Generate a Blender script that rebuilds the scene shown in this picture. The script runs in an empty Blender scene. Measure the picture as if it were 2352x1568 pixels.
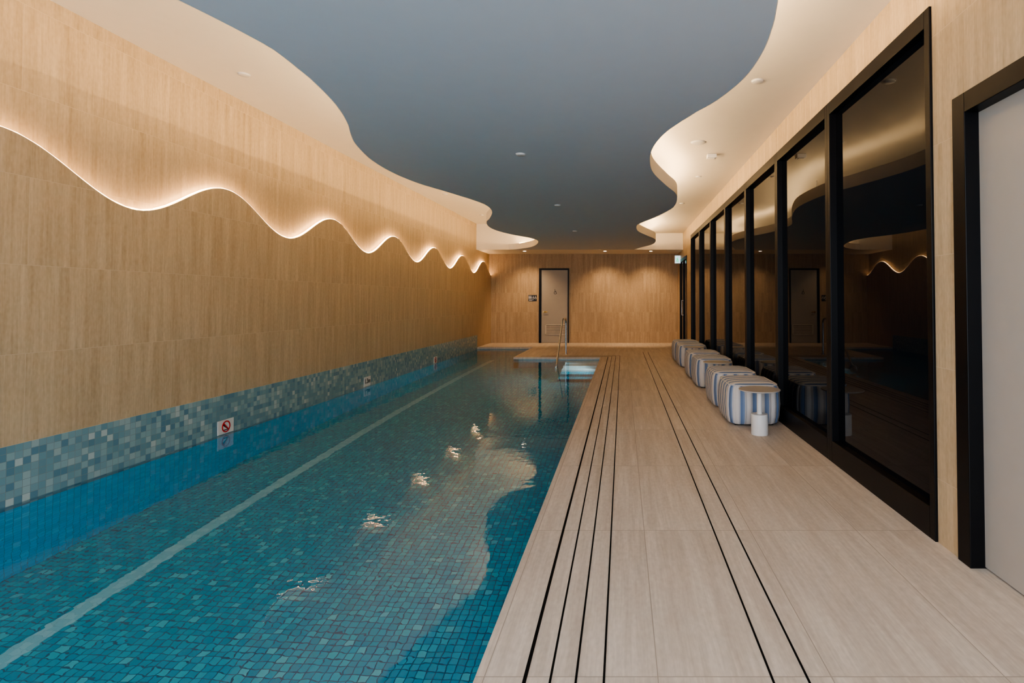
import bpy, bmesh, math
from mathutils import Vector
S=bpy.context.scene
COL=S.collection
# ------------------------------------------------------------ node helpers
def newmat(name):
    m=bpy.data.materials.new(name); m.use_nodes=True
    nt=m.node_tree; b=nt.nodes['Principled BSDF']; return m,nt,b
def _in(nt,sock,v):
    if isinstance(v,(int,float)): sock.default_value=v
    elif isinstance(v,(tuple,list)): sock.default_value=v
    else: nt.links.new(v,sock)
def M(nt,op,a,b=None,c=None):
    n=nt.nodes.new('ShaderNodeMath'); n.operation=op
    _in(nt,n.inputs[0],a)
    if b is not None: _in(nt,n.inputs[1],b)
    if c is not None: _in(nt,n.inputs[2],c)
    return n.outputs[0]
def XYZ(nt):
    g=nt.nodes.new('ShaderNodeNewGeometry'); s=nt.nodes.new('ShaderNodeSeparateXYZ')
    nt.links.new(g.outputs['Position'],s.inputs[0])
    return dict(X=s.outputs[0],Y=s.outputs[1],Z=s.outputs[2])
def COMB(nt,x,y,z=0.0):
    n=nt.nodes.new('ShaderNodeCombineXYZ')
    _in(nt,n.inputs[0],x);_in(nt,n.inputs[1],y);_in(nt,n.inputs[2],z); return n.outputs[0]
def NOISE(nt,vec,scale=1.0,detail=4,rough=.6):
    n=nt.nodes.new('ShaderNodeTexNoise'); n.inputs['Scale'].default_value=scale
    n.inputs['Detail'].default_value=detail; n.inputs['Roughness'].default_value=rough
    if vec is not None: nt.links.new(vec,n.inputs['Vector'])
    return n.outputs[0]
def RAMP(nt,fac,stops,const=False):
    n=nt.nodes.new('ShaderNodeValToRGB'); cr=n.color_ramp
    if const: cr.interpolation='CONSTANT'
    while len(cr.elements)<len(stops): cr.elements.new(0.5)
    for e,(p,c) in zip(cr.elements,stops):
        e.position=p; e.color=(c[0],c[1],c[2],1)
    nt.links.new(fac,n.inputs[0]); return n.outputs[0]
def MIX(nt,f,a,b):
    n=nt.nodes.new('ShaderNodeMix'); n.data_type='RGBA'
    _in(nt,n.inputs[0],f)
    for s,v in ((n.inputs[6],a),(n.inputs[7],b)):
        if isinstance(v,tuple): s.default_value=(v[0],v[1],v[2],1)
        else: nt.links.new(v,s)
    return n.outputs[2]
def plain(name,c,rough=.5,metal=0.0,noise=.06,spec=.5,scale=8):
    m,nt,b=newmat(name)
    tc=nt.nodes.new('ShaderNodeTexCoord')
    f=NOISE(nt,tc.outputs['Object'],scale,2)
    k=lambda s:tuple(min(1,x*s) for x in c)
    col=RAMP(nt,f,[(.3,k(1-noise)),(.7,k(1+noise))])
    nt.links.new(col,b.inputs['Base Color'])
    b.inputs['Roughness'].default_value=rough; b.inputs['Metallic'].default_value=metal
    b.inputs['Specular IOR Level'].default_value=spec
    return m
def emis(name,c,s):
    m,nt,b=newmat(name)
    b.inputs['Base Color'].default_value=(*c,1)
    b.inputs['Emission Color'].default_value=(*c,1); b.inputs['Emission Strength'].default_value=s
    return m
def travertine(name,ua,va,tw,th,u0,v0,c1,c2,cg,stag=.5,rough=.55,streak='v',g=.004,spec=.3):
    m,nt,b=newmat(name); p=XYZ(nt); u=p[ua]; v=p[va]
    vv=M(nt,'DIVIDE',M(nt,'SUBTRACT',v,v0),th); row=M(nt,'FLOOR',vv)
    uu=M(nt,'ADD',M(nt,'DIVIDE',M(nt,'SUBTRACT',u,u0),tw),M(nt,'MULTIPLY',M(nt,'FLOORED_MODULO',row,2.0),stag))
    col=M(nt,'FLOOR',uu)
    fu=M(nt,'MULTIPLY',M(nt,'FRACT',uu),tw); fv=M(nt,'MULTIPLY',M(nt,'FRACT',vv),th)
    joint=M(nt,'MAXIMUM',M(nt,'LESS_THAN',fu,g),M(nt,'LESS_THAN',fv,g))
    wn=nt.nodes.new('ShaderNodeTexWhiteNoise'); wn.noise_dimensions='2D'
    nt.links.new(COMB(nt,col,row),wn.inputs['Vector']); r=wn.outputs[0]
    ac,al=(u,v) if streak=='v' else (v,u)
    off=M(nt,'MULTIPLY',r,37.0)
    v1=COMB(nt,M(nt,'MULTIPLY',M(nt,'ADD',ac,off),16.0),M(nt,'MULTIPLY',al,.8),off)
    v2=COMB(nt,M(nt,'MULTIPLY',M(nt,'ADD',ac,off),85.0),M(nt,'MULTIPLY',al,3.5),off)
    v3=COMB(nt,M(nt,'MULTIPLY',ac,60.0),M(nt,'MULTIPLY',al,26.0),off)
    n1=NOISE(nt,v1,1,4,.6); n2=NOISE(nt,v2,1,3,.6); n3=NOISE(nt,v3,1,1,.5)
    f=M(nt,'ADD',M(nt,'MULTIPLY',n1,.50),M(nt,'MULTIPLY',n2,.30))
    f=M(nt,'ADD',f,M(nt,'MULTIPLY',n3,.20))
    f=M(nt,'ADD',f,M(nt,'MULTIPLY',M(nt,'SUBTRACT',r,.5),.03))
    cm=tuple((a+b_)/2 for a,b_ in zip(c1,c2))
    base=RAMP(nt,f,[(.32,c1),(.5,cm),(.66,c2)])
    nt.links.new(MIX(nt,joint,base,cg),b.inputs['Base Color'])
    b.inputs['Roughness'].default_value=rough; b.inputs['Specular IOR Level'].default_value=spec
    return m
def mosaic(name,ua,va,size,stops,grout,rough=.2,g=.07,u0=0.0,v0=0.0):
    m,nt,b=newmat(name); p=XYZ(nt)
    uu=M(nt,'DIVIDE',M(nt,'SUBTRACT',p[ua],u0),size); vv=M(nt,'DIVIDE',M(nt,'SUBTRACT',p[va],v0),size)
    wn=nt.nodes.new('ShaderNodeTexWhiteNoise'); wn.noise_dimensions='2D'
    nt.links.new(COMB(nt,M(nt,'FLOOR',uu),M(nt,'FLOOR',vv)),wn.inputs['Vector'])
    base=RAMP(nt,wn.outputs[0],stops,True)
    j=M(nt,'MAXIMUM',M(nt,'LESS_THAN',M(nt,'FRACT',uu),g),M(nt,'LESS_THAN',M(nt,'FRACT',vv),g))
    nt.links.new(MIX(nt,j,base,grout),b.inputs['Base Color'])
    nt.links.new(M(nt,'ADD',M(nt,'MULTIPLY',j,.6),rough),b.inputs['Roughness'])
    return m
# ------------------------------------------------------------ mesh helpers
def obj_from_bm(name,bm,mat,smooth=False):
    me=bpy.data.meshes.new(name); bmesh.ops.recalc_face_normals(bm,faces=bm.faces); bm.to_mesh(me); bm.free()
    if mat: me.materials.append(mat)
    if smooth:
        for p in me.polygons: p.use_smooth=True
    o=bpy.data.objects.new(name,me); COL.objects.link(o); return o
def addbox(bm,b):
    x0,x1,y0,y1,z0,z1=b
    vs=[bm.verts.new(c) for c in ((x0,y0,z0),(x1,y0,z0),(x1,y1,z0),(x0,y1,z0),(x0,y0,z1),(x1,y0,z1),(x1,y1,z1),(x0,y1,z1))]
    for f in ((0,3,2,1),(4,5,6,7),(0,1,5,4),(1,2,6,5),(2,3,7,6),(3,0,4,7)): bm.faces.new([vs[i] for i in f])
def boxes(name,bs,mat,bevel=0):
    bm=bmesh.new()
    for b in bs: addbox(bm,b)
    o=obj_from_bm(name,bm,mat)
    if bevel:
        md=o.modifiers.new('bevel','BEVEL'); md.width=bevel; md.segments=2; md.limit_method='ANGLE'
    return o
def prism(name,pts,axis,lo,hi,mat):
    """polygon pts (2D) extruded along axis from lo to hi"""
    bm=bmesh.new()
    def P(p,t):
        return {'X':(t,p[0],p[1]),'Y':(p[0],t,p[1]),'Z':(p[0],p[1],t)}[axis]
    a=[bm.verts.new(P(p,lo)) for p in pts]; b=[bm.verts.new(P(p,hi)) for p in pts]
    fa=bm.faces.new(a); fb=bm.faces.new(b)
    n=len(pts)
    for i in range(n): bm.faces.new((a[i],a[(i+1)%n],b[(i+1)%n],b[i]))
    bm.normal_update()
    bmesh.ops.triangulate(bm,faces=[fa,fb])
    return obj_from_bm(name,bm,mat)
def tube(name,pts,r,mat,res=4,smooth=True,cyclic=False):
    cu=bpy.data.curves.new(name,'CURVE'); cu.dimensions='3D'; cu.bevel_depth=r; cu.bevel_resolution=res; cu.use_fill_caps=True
    sp=cu.splines.new('POLY'); sp.points.add(len(pts)-1); sp.use_cyclic_u=cyclic
    for q,p in zip(sp.points,pts): q.co=(*p,1)
    tmp=bpy.data.objects.new('tmp',cu); COL.objects.link(tmp)
    dg=bpy.context.evaluated_depsgraph_get(); dg.update()
    me=bpy.data.meshes.new_from_object(tmp.evaluated_get(dg)); me.name=name
    bpy.data.objects.remove(tmp); me.materials.clear(); me.materials.append(mat)
    for p in me.polygons: p.use_smooth=smooth
    o=bpy.data.objects.new(name,me); COL.objects.link(o); return o
def lathe(name,prof,c,mat,n=40,axis='Z'):
    """prof list of (r,h); closed solids start & end at r=0"""
    bm=bmesh.new(); rings=[]
    def P(r,h,t):
        a,b=r*math.cos(t),r*math.sin(t)
        return {'Z':(c[0]+a,c[1]+b,c[2]+h),'Y':(c[0]+a,c[1]+h,c[2]+b),'X':(c[0]+h,c[1]+a,c[2]+b)}[axis]
    for r,h in prof:
        if r<1e-6: rings.append([bm.verts.new(P(0,h,0))])
        else: rings.append([bm.verts.new(P(r,h,2*math.pi*i/n)) for i in range(n)])
    for A,B in zip(rings,rings[1:]):
        for i in range(n):
            j=(i+1)%n
            if len(A)==1: bm.faces.new((A[0],B[i],B[j]))
            elif len(B)==1: bm.faces.new((A[i],A[j],B[0]))
            else: bm.faces.new((A[i],A[j],B[j],B[i]))
    o=obj_from_bm(name,bm,mat,True)
    md=o.modifiers.new('es','EDGE_SPLIT'); md.split_angle=math.radians(40)
    return o
def catmull(pts,k=8):
    out=[]
    P=[pts[0]]+list(pts)+[pts[-1]]
    for i in range(1,len(P)-2):
        p0,p1,p2,p3=[Vector(p) for p in P[i-1:i+3]]
        for j in range(k):
            t=j/k
            out.append(.5*((2*p1)+(p2-p0)*t+(2*p0-5*p1+4*p2-p3)*t*t+(3*p1-p0-3*p2+p3)*t**3))
    out.append(Vector(pts[-1])); return out
def thing(name,loc,label,cat,group=None):
    e=bpy.data.objects.new(name,None); e.empty_display_size=.1; e.location=loc; COL.objects.link(e)
    e['label']=label; e['category']=cat
    if group: e['group']=group
    return e
def part(o,par,label=None):
    L=par.location; p=par.parent
    while p: L=L+p.location; p=p.parent
    o.parent=par; o.location=o.location-L
    if label: o['label']=label
    return o
def struct(o,label,cat=None):
    o['kind']='structure'; o['label']=label; o['category']=cat or o.name.split('_')[0].split('.')[0]; return o
def tag(o,label,cat,group=None):
    o['label']=label;o['category']=cat
    if group:o['group']=group
    return o
# ------------------------------------------------------------ dimensions
XL,XR=-4.05,1.70
YB,YF=-2.0,16.75
ZP=2.734; ZPT=2.884; ZUL,ZUR=3.46,3.20
YK=15.3
XE=-.51; YE1=12.5; XN=-2.5; YE2=15.2
ZW=-.056; ZD=-1.45
# ------------------------------------------------------------ materials
WA,WB,WG=(.40,.295,.175),(.64,.50,.33),(.60,.48,.33)
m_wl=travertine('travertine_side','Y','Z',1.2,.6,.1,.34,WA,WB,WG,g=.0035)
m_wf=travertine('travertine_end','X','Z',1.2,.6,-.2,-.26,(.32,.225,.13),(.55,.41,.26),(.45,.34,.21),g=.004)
m_fl=travertine('travertine_floor','X','Y',.6,1.2,.12,.71,(.455,.38,.31),(.70,.61,.515),(.36,.30,.24),stag=0,rough=.5,streak='v',g=.004)
st_band=[(0,(.17,.31,.36)),(.2,(.22,.36,.40)),(.4,(.27,.41,.44)),(.58,(.13,.26,.33)),(.74,(.34,.46,.47)),(.86,(.19,.34,.39)),(.95,(.46,.55,.54))]
m_band=mosaic('mosaic_band','Y','Z',.05,st_band,(.20,.26,.26),g=.06,v0=.34)
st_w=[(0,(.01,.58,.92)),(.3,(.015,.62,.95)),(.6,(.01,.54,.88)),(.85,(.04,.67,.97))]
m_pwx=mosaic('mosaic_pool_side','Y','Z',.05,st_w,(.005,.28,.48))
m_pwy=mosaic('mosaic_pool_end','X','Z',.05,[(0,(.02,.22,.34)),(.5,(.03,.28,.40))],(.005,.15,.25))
st_f=[(0,(.004,.38,.53)),(.25,(.006,.41,.56)),(.5,(.003,.345,.50)),(.80,(.015,.47,.59)),(.94,(.06,.54,.63))]
m_pf=mosaic('mosaic_pool_floor','X','Y',.05,st_f,(.002,.13,.22),g=.12)
m_lane=mosaic('mosaic_lane','X','Y',.05,[(0,(.26,.62,.68)),(.5,(.33,.68,.72))],(.2,.5,.56),g=.05)
m_step=mosaic('mosaic_step','X','Y',.05,[(0,(.60,.84,.88)),(.5,(.66,.88,.91))],(.48,.74,.80),g=.05)
m_ceil=plain('ceiling_paint',(.80,.74,.65),.8,spec=.1,noise=.01)
m_panel=plain('panel_pool_bounce',(.575,.625,.685),.75,spec=.15,noise=.01)  # blue light bounced off the pool is put into this base colour
m_fascia=plain('fascia_paint',(.8,.76,.7),.8,spec=.1,noise=.01)
m_black=plain('black_aluminium',(.004,.004,.005),.4,noise=.1,spec=.2)
m_slot=plain('drain_black',(.004,.004,.004),.7,spec=.1)
m_white=plain('white_enamel',(.78,.76,.73),.4,noise=.02)
m_top=plain('tabletop_enamel',(.50,.47,.44),.3,noise=.02)
m_steel=plain('stainless_steel',(.58,.59,.60),.25,1.0,noise=.03)
m_gold=plain('brass',(.80,.55,.20),.25,1.0,noise=.03)
m_door1=plain('grey_door_paint',(.42,.385,.34),.5,noise=.015)
m_door2=plain('beige_door_paint',(.37,.33,.27),.5,noise=.015)
m_red=plain('sign_red',(.65,.03,.03),.4); m_ink=plain('sign_black',(.012,.012,.014),.4)
m_green=emis('exit_green',(.1,.75,.4),1.0); m_exitw=emis('exit_white',(.6,.8,.9),1.2)
m_led=emis('led_warm',(1.0,.69,.37),185.0)
m_led2=emis('led_warm_wall',(1.0,.66,.34),42.0)
m_led3=emis('led_warm_lip',(1.0,.70,.40),9.0)
m_lens=emis('downlight_lens',(1.0,.80,.58),25.0)
m_steplens=emis('pool_light_lens',(.85,.97,1.0),3.0)
# dark window glass
m_glass,nt,b=newmat('dark_glass')
p=XYZ(nt); b.inputs['Roughness'].default_value=.01; b.inputs['IOR'].default_value=1.27
nt.links.new(RAMP(nt,NOISE(nt,COMB(nt,p['Y'],p['Z'])),[(0,(.002,.003,.006)),(1,(.004,.006,.010))]),b.inputs['Base Color'])
# water
m_water=bpy.data.materials.new('pool_water'); m_water.use_nodes=True; nt=m_water.node_tree
nt.nodes.clear(); out=nt.nodes.new('ShaderNodeOutputMaterial'); gl=nt.nodes.new('ShaderNodeBsdfGlass')
gl.inputs['IOR'].default_value=1.33; gl.inputs['Roughness'].default_value=0.0; gl.inputs['Color'].default_value=(.95,.99,1,1)
p=XYZ(nt)
n1=NOISE(nt,COMB(nt,M(nt,'MULTIPLY',p['X'],1.0),M(nt,'MULTIPLY',p['Y'],1.0)),4.5,3,.55)
bp=nt.nodes.new('ShaderNodeBump'); bp.inputs['Strength'].default_value=.10; bp.inputs['Distance'].default_value=.02
nt.links.new(n1,bp.inputs['Height']); nt.links.new(bp.outputs[0],gl.inputs['Normal']); nt.links.new(gl.outputs[0],out.inputs[0])
# striped fabric
m_fab,nt,b=newmat('striped_fabric')
uv=nt.nodes.new('ShaderNodeUVMap'); uv.uv_map='UVMap'
sp=nt.nodes.new('ShaderNodeSeparateXYZ'); nt.links.new(uv.outputs[0],sp.inputs[0])
fr=M(nt,'FRACT',M(nt,'DIVIDE',sp.outputs[0],.125))
W=(.70,.67,.64); B1=(.12,.20,.36); B2=(.19,.28,.44); G1=(.36,.36,.39)
col=RAMP(nt,fr,[(0,W),(.34,G1),(.38,W),(.44,B1),(.66,B2),(.80,W),(.86,G1),(.90,W)],True)
wv=NOISE(nt,uv.outputs[0],260,2)
col=MIX(nt,M(nt,'MULTIPLY',wv,.25),col,(.45,.45,.47))
nt.links.new(col,b.inputs['Base Color']); b.inputs['Roughness'].default_value=.95; b.inputs['Specular IOR Level'].default_value=.1
rib=M(nt,'ABSOLUTE',M(nt,'SINE',M(nt,'MULTIPLY',sp.outputs[0],math.pi/.0625)))
bp=nt.nodes.new('ShaderNodeBump'); bp.inputs['Strength'].default_value=.6; bp.inputs['Distance'].default_value=.012
nt.links.new(M(nt,'ADD',rib,M(nt,'MULTIPLY',wv,.1)),bp.inputs['Height']); nt.links.new(bp.outputs[0],b.inputs['Normal'])
# ------------------------------------------------------------ left wall
XB=-4.12
def wave(y): return 2.245+.19*math.cos(2*math.pi*(y-5.54)/2.06)
def wslope(y): return math.sqrt(1+(.58*math.sin(2*math.pi*(y-5.54)/2.06))**2)
ys=[YB+(YF-YB)*i/420 for i in range(421)]
bm=bmesh.new(); R=[]
for y in ys:
    z=wave(y); R.append([bm.verts.new(c) for c in ((XL,y,.34),(XL,y,z),(XL-.02,y,z),(XL-.02,y,.34))])
for A,B in zip(R,R[1:]):
    for k in range(4): bm.faces.new((A[k],A[(k+1)%4],B[(k+1)%4],B[k]))
bm.faces.new(R[0]); bm.faces.new(R[-1])
wl=obj_from_bm('wall_left',bm,m_wl); struct(wl,'travertine wall cladding with a wavy top edge lit from behind','wall')
o=boxes('wall_left.001',[(-4.25,XB,YB,YF,-.04,ZUL+.1)],m_wl); struct(o,'travertine tiled upper wall behind the wavy cladding','wall')
o=boxes('trim_1',[(XB,XL,YB,YE2,ZW-.1,.34)],m_band); struct(o,'blue and grey mosaic tile band above the waterline','tile band')
o=boxes('wall_left.002',[(XB,XL,YE2,YF,-.04,.34)],m_wl); struct(o,'travertine wall foot beyond the pool end','wall')
led=tube('led_strip_light',[(XL-.026,y,wave(y)+.003*wslope(y)) for y in ys[::3]],.006,m_led2,0)
led.parent=wl; led['label']='warm white wavy light strip'
led=tube('light_diffuser',[(XL-.009,y,wave(y)+.005*wslope(y)) for y in ys[::3]],.0055,m_led3,0)
led.parent=wl; led['label']='glowing warm diffuser along wavy edge'
# ------------------------------------------------------------ far wall
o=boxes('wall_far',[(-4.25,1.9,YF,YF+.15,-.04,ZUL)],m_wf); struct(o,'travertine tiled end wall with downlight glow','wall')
# ------------------------------------------------------------ right wall
Y0=2.96; PW=1.5; NW=7; YWE=Y0+PW*NW
DT=2.33; D1=2.77
D2a,D2b,D2t=14.35,16.1,2.50
o=boxes('wall_right',[(XR,1.9,YB,D1,DT,ZUR),(XR,1.9,D1,Y0,0,ZUR),(XR,1.9,Y0,YWE,2.92,ZUR),(XR,1.9,YWE,D2a,0,ZUR),
  (XR,1.9,D2a,D2b,D2t,ZUR),(XR,1.9,D2b,YF,0,ZUR),(XR,1.9,YB,1.2,0,DT)],m_wl); struct(o,'travertine tiled wall around the black-framed glazing','wall')
for i in range(NW):
    a=Y0+PW*i; c=a+PW; t=.052
    e=boxes('window_%d'%(i+1),[(XR-.015,XR+.08,a,a+t,0,2.92),(XR-.015,XR+.08,c-t,c,0,2.92),(XR-.015,XR+.08,a+t,c-t,0,.17),(XR-.015,XR+.08,a+t,c-t,2.82,2.92)],m_black,.003)
    struct(e,'tall black aluminium framed window with dark reflective glass','window')
    gph=boxes('glass_pane',[(XR+.04,XR+.05,a+t,c-t,.17,2.82)],m_glass); gph.parent=e; gph['label']='dark reflective glass'
# near right door
e=boxes('door_1',[(XR-.012,XR+.10,D1-.10,D1,0,DT),(XR-.012,XR+.10,1.2,D1-.10,DT-.10,DT),(XR-.012,XR+.10,1.2,1.3,0,DT-.10)],m_black,.003)
struct(e,'pale grey door in a thick black frame','door')
l=boxes('door_leaf',[(XR+.06,XR+.10,1.3,D1-.10,.008,DT-.10)],m_door1); l.parent=e
o=boxes('floor.001',[(XR,XR+.2,1.2,D1,-.05,-.0005)],m_fl); struct(o,'travertine threshold under the grey door','floor')
# far right black door
e=boxes('door_2',[(XR-.012,XR+.06,D2a,D2a+.09,0,D2t),(XR-.012,XR+.06,D2b-.09,D2b,0,D2t),(XR-.012,XR+.06,D2a+.09,D2b-.09,D2t-.09,D2t),(XR-.012,XR+.06,15.18,15.27,0,D2t-.09)],m_black,.003)
struct(e,'black framed glass door near the end wall','door')
l=boxes('glass_pane',[(XR+.02,XR+.03,D2a+.09,D2b-.09,0,D2t-.09)],m_glass); l.parent=e
l=tube('door_handle',[(XR-.012,15.1,1.3),(XR-.06,15.1,1.3),(XR-.06,15.1,.9),(XR-.012,15.1,.9)],.012,m_steel); l.parent=e
# far wall door
fx0,fx1,fz=-2.57,-1.65,2.29
e=boxes('door_3',[(fx0,fx0+.075,YF-.05,YF,0,fz),(fx1-.035,fx1,YF-.05,YF,0,fz),(fx0+.075,fx1-.035,YF-.05,YF,fz-.05,fz)],m_black,.003)
struct(e,'beige washroom door with louvred vent and black frame','door')
lf=boxes('door_leaf',[(fx0+.075,fx1-.035,YF-.025,YF,.01,fz-.05)],m_door2); lf.parent=e
gx0,gx1,gz0,gz1=-2.37,-1.73,.25,.57
l=boxes('vent_shade_plate',[(gx0+.01,gx1-.01,YF-.029,YF-.025,gz0+.01,gz1-.01)],plain('vent_shadow',(.10,.08,.06),.8)); l.parent=e  # dark plate painted as the shade between the louvres
bs=[(gx0,gx1,YF-.040,YF-.025,gz0,gz0+.025),(gx0,gx1,YF-.040,YF-.025,gz1-.025,gz1),(gx0,gx0+.025,YF-.040,YF-.025,gz0,gz1),(gx1-.025,gx1,YF-.040,YF-.025,gz0,gz1)]
for k in range(7):
    z=gz0+.038+k*.036; bs.append((gx0+.02,gx1-.02,YF-.038,YF-.029,z,z+.022))
l=boxes('vent_grille',bs,plain('vent_paint',(.56,.50,.41),.5)); l.parent=e
l=tube('door_handle',[(-2.42,YF-.025,.95),(-2.42,YF-.07,.95),(-2.30,YF-.07,.95)],.014,m_gold); l.parent=e; l['label']='brass lever handle'
l=lathe('handle_rose',[(0,-.012),(.028,-.012),(.028,0),(0,0)],(-2.42,YF-.025,.95),m_gold,20,'Y'); l.parent=e
# wheelchair symbol on door
def wheelchair(c,s,y,mat,par):
    bm=bmesh.new()
    def bx(x0,x1,z0,z1): addbox(bm,(c[0]+x0*s,c[0]+x1*s,y-.003,y,c[1]+z0*s,c[1]+z1*s))
    bx(-.12,.0,.75,.95); bx(-.10,.0,.3,.72); bx(-.1,.28,.28,.38); bx(.0,.25,.5,.58); bx(.2,.3,-.05,.3); bx(.2,.42,-.08,0)
    n=20
    for i in range(n-5):
        a0=math.pi*.62+i*2*math.pi/n*.92; a1=a0+2*math.pi/n*.95
        vs=[]
        for yy in (y-.003,y):
            for (a,r) in ((a0,.34),(a1,.34),(a1,.25),(a0,.25)):
                vs.append(bm.verts.new((c[0]+(r*math.cos(a))*s,yy,c[1]+(.12+r*math.sin(a))*s)))
        bm.faces.new(vs[:4]); bm.faces.new(vs[4:])
        for q in range(4): bm.faces.new((vs[q],vs[(q+1)%4],vs[4+(q+1)%4],vs[4+q]))
    o=obj_from_bm('accessible_symbol',bm,mat); 
    if par: o.parent=par
    return o
wheelchair((-2.07,1.52),.13,YF-.025,m_ink,e)
# washroom sign
sg=thing('washroom_sign',(-2.77,YF,1.29),'black washroom sign with white person and accessible symbols','sign')
part(boxes('sign_plate',[(-2.90,-2.64,YF-.008,YF,1.28,1.47)],m_ink,.002),sg)
def person_icon(x,skirt):
    bs=[(x-.012,x+.012,YF-.011,YF-.008,1.428,1.450),(x-.016,x+.016,YF-.011,YF-.008,1.378,1.424),(x-.012,x-.002,YF-.011,YF-.008,1.345,1.378),(x+.002,x+.012,YF-.011,YF-.008,1.345,1.378)]
    if skirt: bs.append((x-.024,x+.024,YF-.011,YF-.008,1.372,1.392))
    return bs
part(boxes('person_symbol',person_icon(-2.87,False)+person_icon(-2.82,True),m_white),sg)
w=wheelchair((-2.75,1.365),.085,YF-.008,m_white,None); part(w,sg)
w=wheelchair((-2.68,1.365),.085,YF-.008,m_white,None); part(w,sg)
part(boxes('sign_lettering',[(-2.88,-2.74,YF-.011,YF-.008,1.315,1.325),(-2.88,-2.78,YF-.011,YF-.008,1.297,1.305)],m_white),sg)
# exit sign
ex=thing('exit_sign',(1.6,15.9,2.52),'small lit white and green running man exit sign','exit sign')
part(boxes('sign_housing',[(1.52,1.70,15.88,15.93,2.38,2.62)],m_white,.004),ex)
part(boxes('sign_face',[(1.53,1.69,15.875,15.88,2.39,2.61)],m_exitw),ex)
part(boxes('running_man_symbol',[(1.60,1.62,15.871,15.875,2.55,2.575),(1.585,1.62,15.871,15.875,2.48,2.54),(1.555,1.59,15.871,15.875,2.51,2.525),(1.62,1.65,15.871,15.875,2.50,2.515),(1.57,1.60,15.871,15.875,2.43,2.48),(1.61,1.635,15.871,15.875,2.42,2.48)],m_green),ex)
# ------------------------------------------------------------ ceilings
o=boxes('ceiling',[(-4.25,-1.0,YB,YK,ZUL,ZUL+.1),(-1.0,1.9,YB,YK,ZUR,ZUR+.1),(-1.02,-1.0,YB,YK,ZUR,ZUL),
  (XB,XR,YK,YF,ZP,ZUL)],m_ceil); struct(o,'off-white painted raised ceiling with lowered end bulkhead','ceiling')
Lp=[(-2.0,-2.05),(-2.1,-1.1),(-2.33,-.4),(-2.53,.3),(-2.57,.9),(-2.47,1.6),(-2.26,2.2),(-2.109,2.598),(-2.008,2.99),(-1.997,3.2),(-2.028,3.57),(-2.103,3.98),(-2.221,4.37),(-2.339,4.66),(-2.45,4.98),(-2.559,5.515),(-2.576,6.08),(-2.496,6.64),(-2.333,7.11),(-2.166,7.63),(-2.053,8.15),(-2.099,8.74),(-2.302,9.43),(-2.494,9.96),(-2.603,10.67),(-2.541,11.34),(-2.342,11.95),(-2.126,12.4),(-2.03,12.99),(-2.17,13.8),(-2.46,14.57),(-2.92,15.15),(-3.2,15.295)]
Rp=[(.75,-2.05),(.62,-1.2),(.35,-.3),(.27,.5),(.33,1.1),(.5,1.7),(.66,2.2),(.744,2.6),(.785,2.845),(.805,3.145),(.78,3.48),(.678,3.855),(.534,4.17),(.368,4.6),(.283,5.05),(.274,5.515),(.34,6.08),(.541,6.76),(.72,7.32),(.784,7.97),(.751,8.54),(.56,9.34),(.358,9.96),(.267,10.42),(.314,11.2),(.526,11.95),(.737,12.62),(.797,13.28),(.728,14.0),(.50,14.65),(.386,15.06),(.32,15.295)]
Lc=catmull(Lp,6); Rc=catmull(Rp,6)
outline=[tuple(q) for q in Lc]+[tuple(q) for q in reversed(Rc)]
cp=thing('suspended_ceiling_panel',(-.8,7,ZP),'suspended ceiling panel coloured with blue pool bounce, with scalloped glowing edges','ceiling panel')
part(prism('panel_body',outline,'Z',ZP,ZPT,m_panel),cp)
def offs(c,d):
    r=[]
    for i,q in enumerate(c):
        a=c[max(i-1,0)]; b_=c[min(i+1,len(c)-1)]; t=(b_-a).normalized(); r.append(q+Vector((-t.y,t.x))*d)
    return r
def ribbon(name,c,z0,z1,th,mat):
    bm=bmesh.new(); o2=offs(c,th); R=[]
    for p_,q_ in zip(c,o2):
        R.append([bm.verts.new((p_.x,p_.y,z0)),bm.verts.new((q_.x,q_.y,z0)),bm.verts.new((q_.x,q_.y,z1)),bm.verts.new((p_.x,p_.y,z1))])
    for A,B in zip(R,R[1:]):
        for k in range(4): bm.faces.new((A[k],A[(k+1)%4],B[(k+1)%4],B[k]))
    bm.faces.new(R[0]); bm.faces.new(R[-1]); return obj_from_bm(name,bm,mat,False)
part(ribbon('panel_fascia',Lc,ZP+.001,ZPT+.01,.006,m_fascia),cp,'pale edge fascia')
part(ribbon('panel_fascia',Rc,ZP+.001,ZPT+.01,-.006,m_fascia),cp,'pale edge fascia')
part(tube('light_strip',[(q.x,q.y,ZPT+.012) for q in offs(Lc[24:-6],-.04)[::2]],.008,m_led,0),cp,'warm white light strip')
part(tube('light_strip',[(q.x,q.y,ZPT+.012) for q in offs(Rc[34:-6],.04)[::2]],.008,m_led,0),cp,'warm white light strip')
for x,y,zt in [(.1,2.2,ZUR),(.45,3.4,ZUR),(.05,4.8,ZUR),(.1,6.0,ZUR),(.45,7.6,ZUR),(.4,8.6,ZUR),(.05,10.0,ZUR),(.4,12.9,ZUR),(-1.7,3.2,ZUL),(-2.2,6.0,ZUL),(-1.75,8.3,ZUL),(-2.25,10.8,ZUL),(-1.75,13,ZUL)]:
    part(tube('hanger_rod',[(x,y,ZPT),(x,y,zt)],.012,m_white,2),cp)
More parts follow.
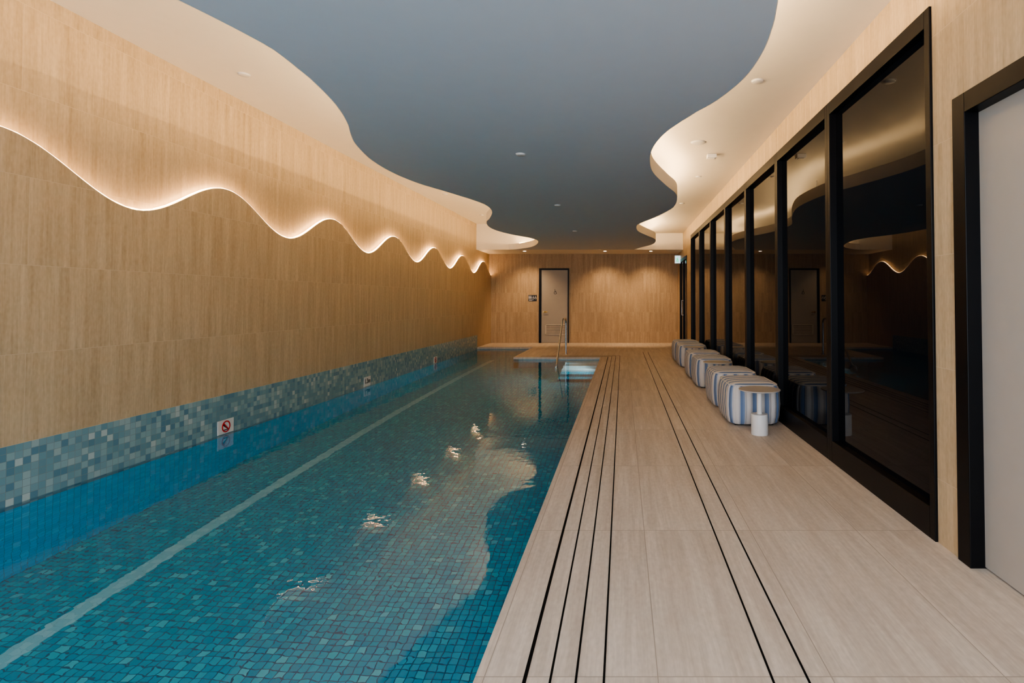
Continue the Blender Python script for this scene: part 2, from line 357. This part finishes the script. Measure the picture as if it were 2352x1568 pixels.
# ceiling discs
def disc(x,y,z,r,name,label,cat):
    e=thing(name,(x,y,z),label,cat)
    part(lathe('cover',[(0,-.012),(r*.82,-.014),(r*.95,-.010),(r,0),(0,0)],(x,y,z),m_white,28),e)
    part(lathe('rim',[(r*1.0,-.004),(r*1.12,-.003),(r*1.12,0),(r*1.0,0)],(x,y,z),m_white,28),e)
for x,y in [(-.997,5.3),(-.978,8.15),(-.986,11.2)]: disc(x,y,ZP,.045,'ceiling_sensor','small round white sensor on the suspended ceiling panel','sensor')
for x,y in [(-3.615,5.15),(-3.6,11.0),(-3.56,13.7)]: disc(x,y,ZUL,.05,'ceiling_sensor','small round white sensor on the raised ceiling','sensor')
for x,y,r in [(1.168,4.67,.05),(1.163,8.3,.045),(1.162,10.6,.045)]: disc(x,y,ZUR,r,'ceiling_sensor','small round white sensor beside the glazing','sensor')
disc(.911,6.5,ZUR,.085,'ceiling_speaker','round white flush ceiling speaker','speaker')
e=thing('emergency_light',(1.161,7.05,ZUR),'small white box emergency light on the ceiling','light')
part(boxes('housing',[(1.10,1.22,7.0,7.1,ZUR-.05,ZUR)],m_white,.006),e); part(boxes('lens',[(1.125,1.195,7.025,7.075,ZUR-.056,ZUR-.05)],m_fascia),e)
# downlights
for x in (-2.84,-.51,.82):
    y=15.75
    e=thing('recessed_downlight',(x,y,ZP),'lit round recessed downlight in the bulkhead ceiling','downlight','downlights in the end bulkhead')
    part(lathe('trim_ring',[(.045,-.004),(.06,-.004),(.062,0),(.045,0)],(x,y,ZP),m_white,24),e)
    part(lathe('lens',[(0,-.003),(.044,-.003),(.044,0),(0,0)],(x,y,ZP),m_lens,24),e)
    ld=bpy.data.lights.new('downlight_beam','SPOT'); ld.energy=115; ld.color=(1,.68,.40); ld.spot_size=math.radians(96); ld.spot_blend=.9; ld.shadow_soft_size=.05
    lo=bpy.data.objects.new('downlight_beam',ld); lo.location=(x,y,ZP-.02); lo.rotation_euler=(math.radians(26),0,0); COL.objects.link(lo); part(lo,e)
# ------------------------------------------------------------ deck
o=boxes('floor',[(XE,1.9,YB,YE1,-.05,0),(XN,1.9,YE1,YE2,-.05,0),(XB,1.9,YE2,YF,-.05,0)],m_fl); struct(o,'travertine plank tiled pool deck','floor')
def slot(name,path,w):
    bm=bmesh.new()
    for (x0,y0),(x1,y1) in zip(path,path[1:]):
        addbox(bm,(min(x0,x1)-w/2,max(x0,x1)+w/2,min(y0,y1)-w/2,max(y0,y1)+w/2,-.001,.0015))
    o=obj_from_bm(name,bm,m_slot); return tag(o,'black slot drain line set into the travertine deck','drain','slot drains in the deck')
for i,x in enumerate((-.336,-.248,-.160,-.064)):
    ye=12.62+.0933*i*1.0
    slot('slot_drain',[(x,YB),(x,ye),(-1.9,ye)],.013 if i==0 else .008)
for x in (.515,.637): slot('slot_drain',[(x,YB),(x,13.8)],.008)
# ------------------------------------------------------------ pool
pool=thing('swimming_pool',(-2.2,6,ZD),'long lap pool lined in teal mosaic tile','swimming pool')
T=.12
part(boxes('pool_floor',[(XL-.06,XE+T,YB,YE1+T,ZD-.1,ZD),(XL-.06,XN+T,YE1+T,YE2+T,ZD-.1,ZD)],m_pf),pool,'teal mosaic pool floor')
part(boxes('pool_wall',[(XL-.06,XL,YB,YE2,ZD,ZW-.1)],m_pwx),pool)
part(boxes('pool_wall',[(XE,XE+T,YB,YE1,ZD,-.05)],m_pwx),pool)
part(boxes('pool_wall',[(XN,XN+T,YE1,YE2,ZD,-.05)],m_pwx),pool)
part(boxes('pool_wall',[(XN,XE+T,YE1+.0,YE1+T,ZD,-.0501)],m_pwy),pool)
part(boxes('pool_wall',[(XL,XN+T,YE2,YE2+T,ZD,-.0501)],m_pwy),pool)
part(boxes('lane_marking',[(-3.38,-3.27,YB,13.9,ZD,ZD+.004)],m_lane),pool,'pale lane marking line')
for k in range(5):
    part(boxes('step',[(-1.28,XE,YE1-.36*(5-k),YE1-.36*(4-k),ZD,ZD+.245*(k+1))],m_step if k>=2 else m_pf),pool)
part(lathe('underwater_light',[(0,-.02),(.07,-.02),(.085,0),(0,0)],(XE,11.2,-.32),m_steplens,28,'X'),pool,'round light added underwater to brighten the steps')  # unseen fixture, added with its beam to brighten the steps
ld=bpy.data.lights.new('underwater_beam','SPOT'); ld.energy=34; ld.color=(.85,.97,1.0); ld.spot_size=math.radians(150); ld.spot_blend=.6; ld.shadow_soft_size=.06
lo=bpy.data.objects.new('underwater_beam',ld); lo.location=(XE-.05,11.2,-.32); lo.rotation_euler=(0,math.radians(65),0); COL.objects.link(lo); part(lo,pool)
wm=bmesh.new()
V=[wm.verts.new((x,y,ZW)) for x,y in [(XL,YB),(XE,YB),(XE,YE1),(XN,YE1),(XL,YE1),(XN,YE2),(XL,YE2)]]
wm.faces.new((V[0],V[1],V[2],V[3],V[4])); wm.faces.new((V[4],V[3],V[5],V[6]))
me=bpy.data.meshes.new('water'); wm.normal_update(); wm.to_mesh(me); wm.free(); me.materials.append(m_water)
w=bpy.data.objects.new('water',me); COL.objects.link(w); part(w,pool,'clear still water surface')
# ------------------------------------------------------------ pool signs on the band
def ring(name,c,r0,r1,x,mat,n=32):
    return lathe(name,[(r0,0),(r1,0),(r1,.003),(r0,.003),(r0,0)],(x,c[0],c[1]),mat,n,'X')
def bar(name,c,ang,l,w_,x,mat):
    d=Vector((math.cos(ang),math.sin(ang))); nrm=Vector((-d.y,d.x)); pts=[]
    for s,t in ((-1,-1),(1,-1),(1,1),(-1,1)):
        q=Vector(c)+d*l/2*s+nrm*w_/2*t; pts.append((q.x,q.y))
    return prism(name,pts,'X',x,x+.0032,mat)
def nodive(y):
    z=.018; e=thing('no_diving_sign',(XL,y,z),'white no diving sign with red circle on pool tiles','sign')
    part(boxes('sign_plate',[(XL,XL+.006,y-.11,y+.11,z-.07,z+.07)],m_white,.001),e)
    x=XL+.006
    part(bar('diver_symbol',(y-.01,z+.0),math.radians(-35),.07,.014,x,m_ink),e)
    part(bar('diver_symbol',(y+.0,z-.032),0,.07,.008,x,m_ink),e)
    part(ring('prohibition_ring',(y,z),.046,.059,x,m_red),e)
    part(bar('prohibition_slash',(y,z),math.radians(135),.10,.012,x+.0005,m_red),e)
nodive(5.58); nodive(11.8)
e=thing('depth_sign',(XL,8.66,.03),'white depth sign reading 1.3m on pool tiles','sign')
part(boxes('sign_plate',[(XL,XL+.006,8.55,8.77,-.055,.095)],m_white,.001),e)
fc=bpy.data.curves.new('depth_text','FONT'); fc.body='1.3m'; fc.size=.10; fc.extrude=.001; fc.offset=.002; fc.align_x='CENTER'; fc.align_y='CENTER'
t=bpy.data.objects.new('tmp',fc); COL.objects.link(t)
dg=bpy.context.evaluated_depsgraph_get(); dg.update(); tm=bpy.data.meshes.new_from_object(t.evaluated_get(dg)); bpy.data.objects.remove(t)
tm.materials.clear(); tm.materials.append(m_ink)
t=bpy.data.objects.new('depth_lettering',tm); COL.objects.link(t); t.rotation_euler=(math.pi/2,0,math.pi/2); t.location=(XL+.0075,8.66,.025); part(t,e)
# ------------------------------------------------------------ handrail
h=thing('handrail',(-1.38,13.0,0),'bent stainless steel pool entry handrail','handrail')
def bend(pts,r=.12,k=8):
    out=[Vector(pts[0])]
    for a,b_,c in zip(pts,pts[1:],pts[2:]):
        a,b_,c=Vector(a),Vector(b_),Vector(c)
        p0=b_+(a-b_).normalized()*r; p1=b_+(c-b_).normalized()*r
        for i in range(k+1):
            t_=i/k; out.append((1-t_)**2*p0+2*t_*(1-t_)*b_+t_*t_*p1)
    out.append(Vector(pts[-1])); return out
part(tube('rail_tube',bend([(-1.37,13.2,0),(-1.37,13.2,.87),(-1.40,12.75,.87),(-1.40,11.35,-.25),(-1.40,11.35,-.95)]),.021,m_steel,4),h)
part(lathe('floor_flange',[(0,0),(.045,0),(.045,.012),(0,.012)],(-1.37,13.2,0),m_steel,24),h)
# ------------------------------------------------------------ ottomans
def rr(a,b_,r,n=8):
    pts=[]
    cs=[(-(a-r),(b_-r),90,180),(-(a-r),-(b_-r),180,270),((a-r),-(b_-r),270,360),((a-r),(b_-r),0,90)]
    pts.append((0.0,b_))
    for cx,cy,t0,t1 in cs:
        for i in range(n+1):
            t_=math.radians(t0+(t1-t0)*i/n); pts.append((cx+r*math.cos(t_),cy+r*math.sin(t_)))
    return pts
OA,OB,OR=.275,.375,.14
def ottoman_mesh():
    A,B,R=OA,OB,OR
    prof=[(.012,.045),(.03,.012),(.10,-.004),(.21,-.012),(.33,-.006),(.385,.004),(.412,.020),(.428,.045),(.437,.085),(.443,.15),(.446,.22)]
    bm=bmesh.new(); uvl=bm.loops.layers.uv.new('UVMap'); rings=[]
    base=rr(A,B,R); s=[0]
    for p_,q_ in zip(base,base[1:]+[base[0]]): s.append(s[-1]+math.hypot(q_[0]-p_[0],q_[1]-p_[1]))
    smid=(A-R)+R*math.pi/2+(B-R)
    n=len(base)
    for z,d in prof:
        rings.append([bm.verts.new((x,y,z)) for x,y in rr(A-d,B-d,max(R-d,.03))])
    def setf(f,us):
        for l_,u in zip(f.loops,us): l_[uvl].uv=u
    for k,(P,Q) in enumerate(zip(rings,rings[1:])):
        for i in range(n):
            j=(i+1)%n; f=bm.faces.new((P[i],P[j],Q[j],Q[i]))
            if prof[k+1][1]<=.03 : u0,u1=s[i]-smid,s[i+1]-smid; setf(f,[(u0,prof[k][0]),(u1,prof[k][0]),(u1,prof[k+1][0]),(u0,prof[k+1][0])])
            elif prof[k][0]<.03: u0,u1=s[i]-smid,s[i+1]-smid; setf(f,[(u0,0),(u1,0),(u1,.02),(u0,.02)])
            else: setf(f,[(-v.co.y,v.co.x) for v in (P[i],P[j],Q[j],Q[i])])
    c=bm.verts.new((0,0,.447)); T_=rings[-1]
    for i in range(n):
        j=(i+1)%n; f=bm.faces.new((T_[i],T_[j],c)); setf(f,[(-v.co.y,v.co.x) for v in (T_[i],T_[j],c)])
    bm.faces.new(rings[0][::-1])
    o=obj_from_bm('cushion',bm,m_fab,True); return o
LAB='squat ottoman in blue and white striped fabric, by the glazing'
e0=thing('ottoman',(1.375,6.02,0),LAB,'ottoman','striped ottomans along the glazing')
c0=ottoman_mesh(); c0.parent=e0
pp=[(x,y,.418) for x,y in rr(OA-.022,OB-.022,OR-.022)]
p0=tube('piping',pp,.006,plain('piping_white',(.62,.60,.58),.9),2,True,True); p0.parent=e0
f0=boxes('plinth',[(-.20,.20,-.30,.30,0,.014)],m_black); f0.parent=e0
for y in (6.95,8.45,9.38,10.95,11.88):
    e=e0.copy(); COL.objects.link(e); e.location=(1.375,y,0)
    for o_ in (c0,p0,f0):
        k=o_.copy(); COL.objects.link(k); k.parent=e
# ------------------------------------------------------------ side tables
LABT='small white pedestal side table with round top beside ottomans'
t0=thing('side_table',(1.335,5.33,0),LABT,'side table','white pedestal side tables')
parts=[lathe('tabletop',[(0,.425),(.185,.425),(.198,.429),(.200,.434),(.198,.438),(0,.438)],(0,0,0),m_top,56),
 lathe('stem',[(0,.19),(.026,.19),(.026,.425),(0,.425)],(0,0,0),m_white,24),
 lathe('base',[(0,0),(.080,0),(.082,.004),(.082,.192),(.078,.198),(0,.198)],(0,0,0),m_white,40)]
for p_ in parts: p_.parent=t0
for y in (7.68,10.16):
    e=t0.copy(); COL.objects.link(e); e.location=(1.335,y,0)
    for o_ in parts:
        k=o_.copy(); COL.objects.link(k); k.parent=e
# ------------------------------------------------------------ lights
def area(name,loc,rot,sx,sy,e,c):
    ld=bpy.data.lights.new(name,'AREA'); ld.shape='RECTANGLE'; ld.size=sx; ld.size_y=sy; ld.energy=e; ld.color=c
    o=bpy.data.objects.new(name,ld); o.location=loc; o.rotation_euler=rot; COL.objects.link(o); return o
area('daylight_window_light',(-1.0,-2.1,1.7),(math.radians(90),0,0),5.4,2.8,345,(.80,.88,1.0))
w=bpy.data.worlds.new('world'); S.world=w; w.use_nodes=True
w.node_tree.nodes['Background'].inputs[0].default_value=(.55,.65,.8,1); w.node_tree.nodes['Background'].inputs[1].default_value=.25
try:
    S.view_settings.look='AgX - Medium High Contrast'; S.view_settings.exposure=.0
except Exception as ex_: print(ex_)
# ------------------------------------------------------------ camera
TILT=1.3
cd=bpy.data.cameras.new('camera'); cam=bpy.data.objects.new('camera',cd); COL.objects.link(cam); S.camera=cam
cam.location=(0,0,1.3); cam.rotation_euler=(math.radians(90+TILT),0,0)
cd.sensor_width=36; cd.lens=1250/2352*36; cd.shift_x=-254/2352; cd.shift_y=-(94+1250*math.tan(math.radians(TILT)))/2352; cd.clip_start=.05
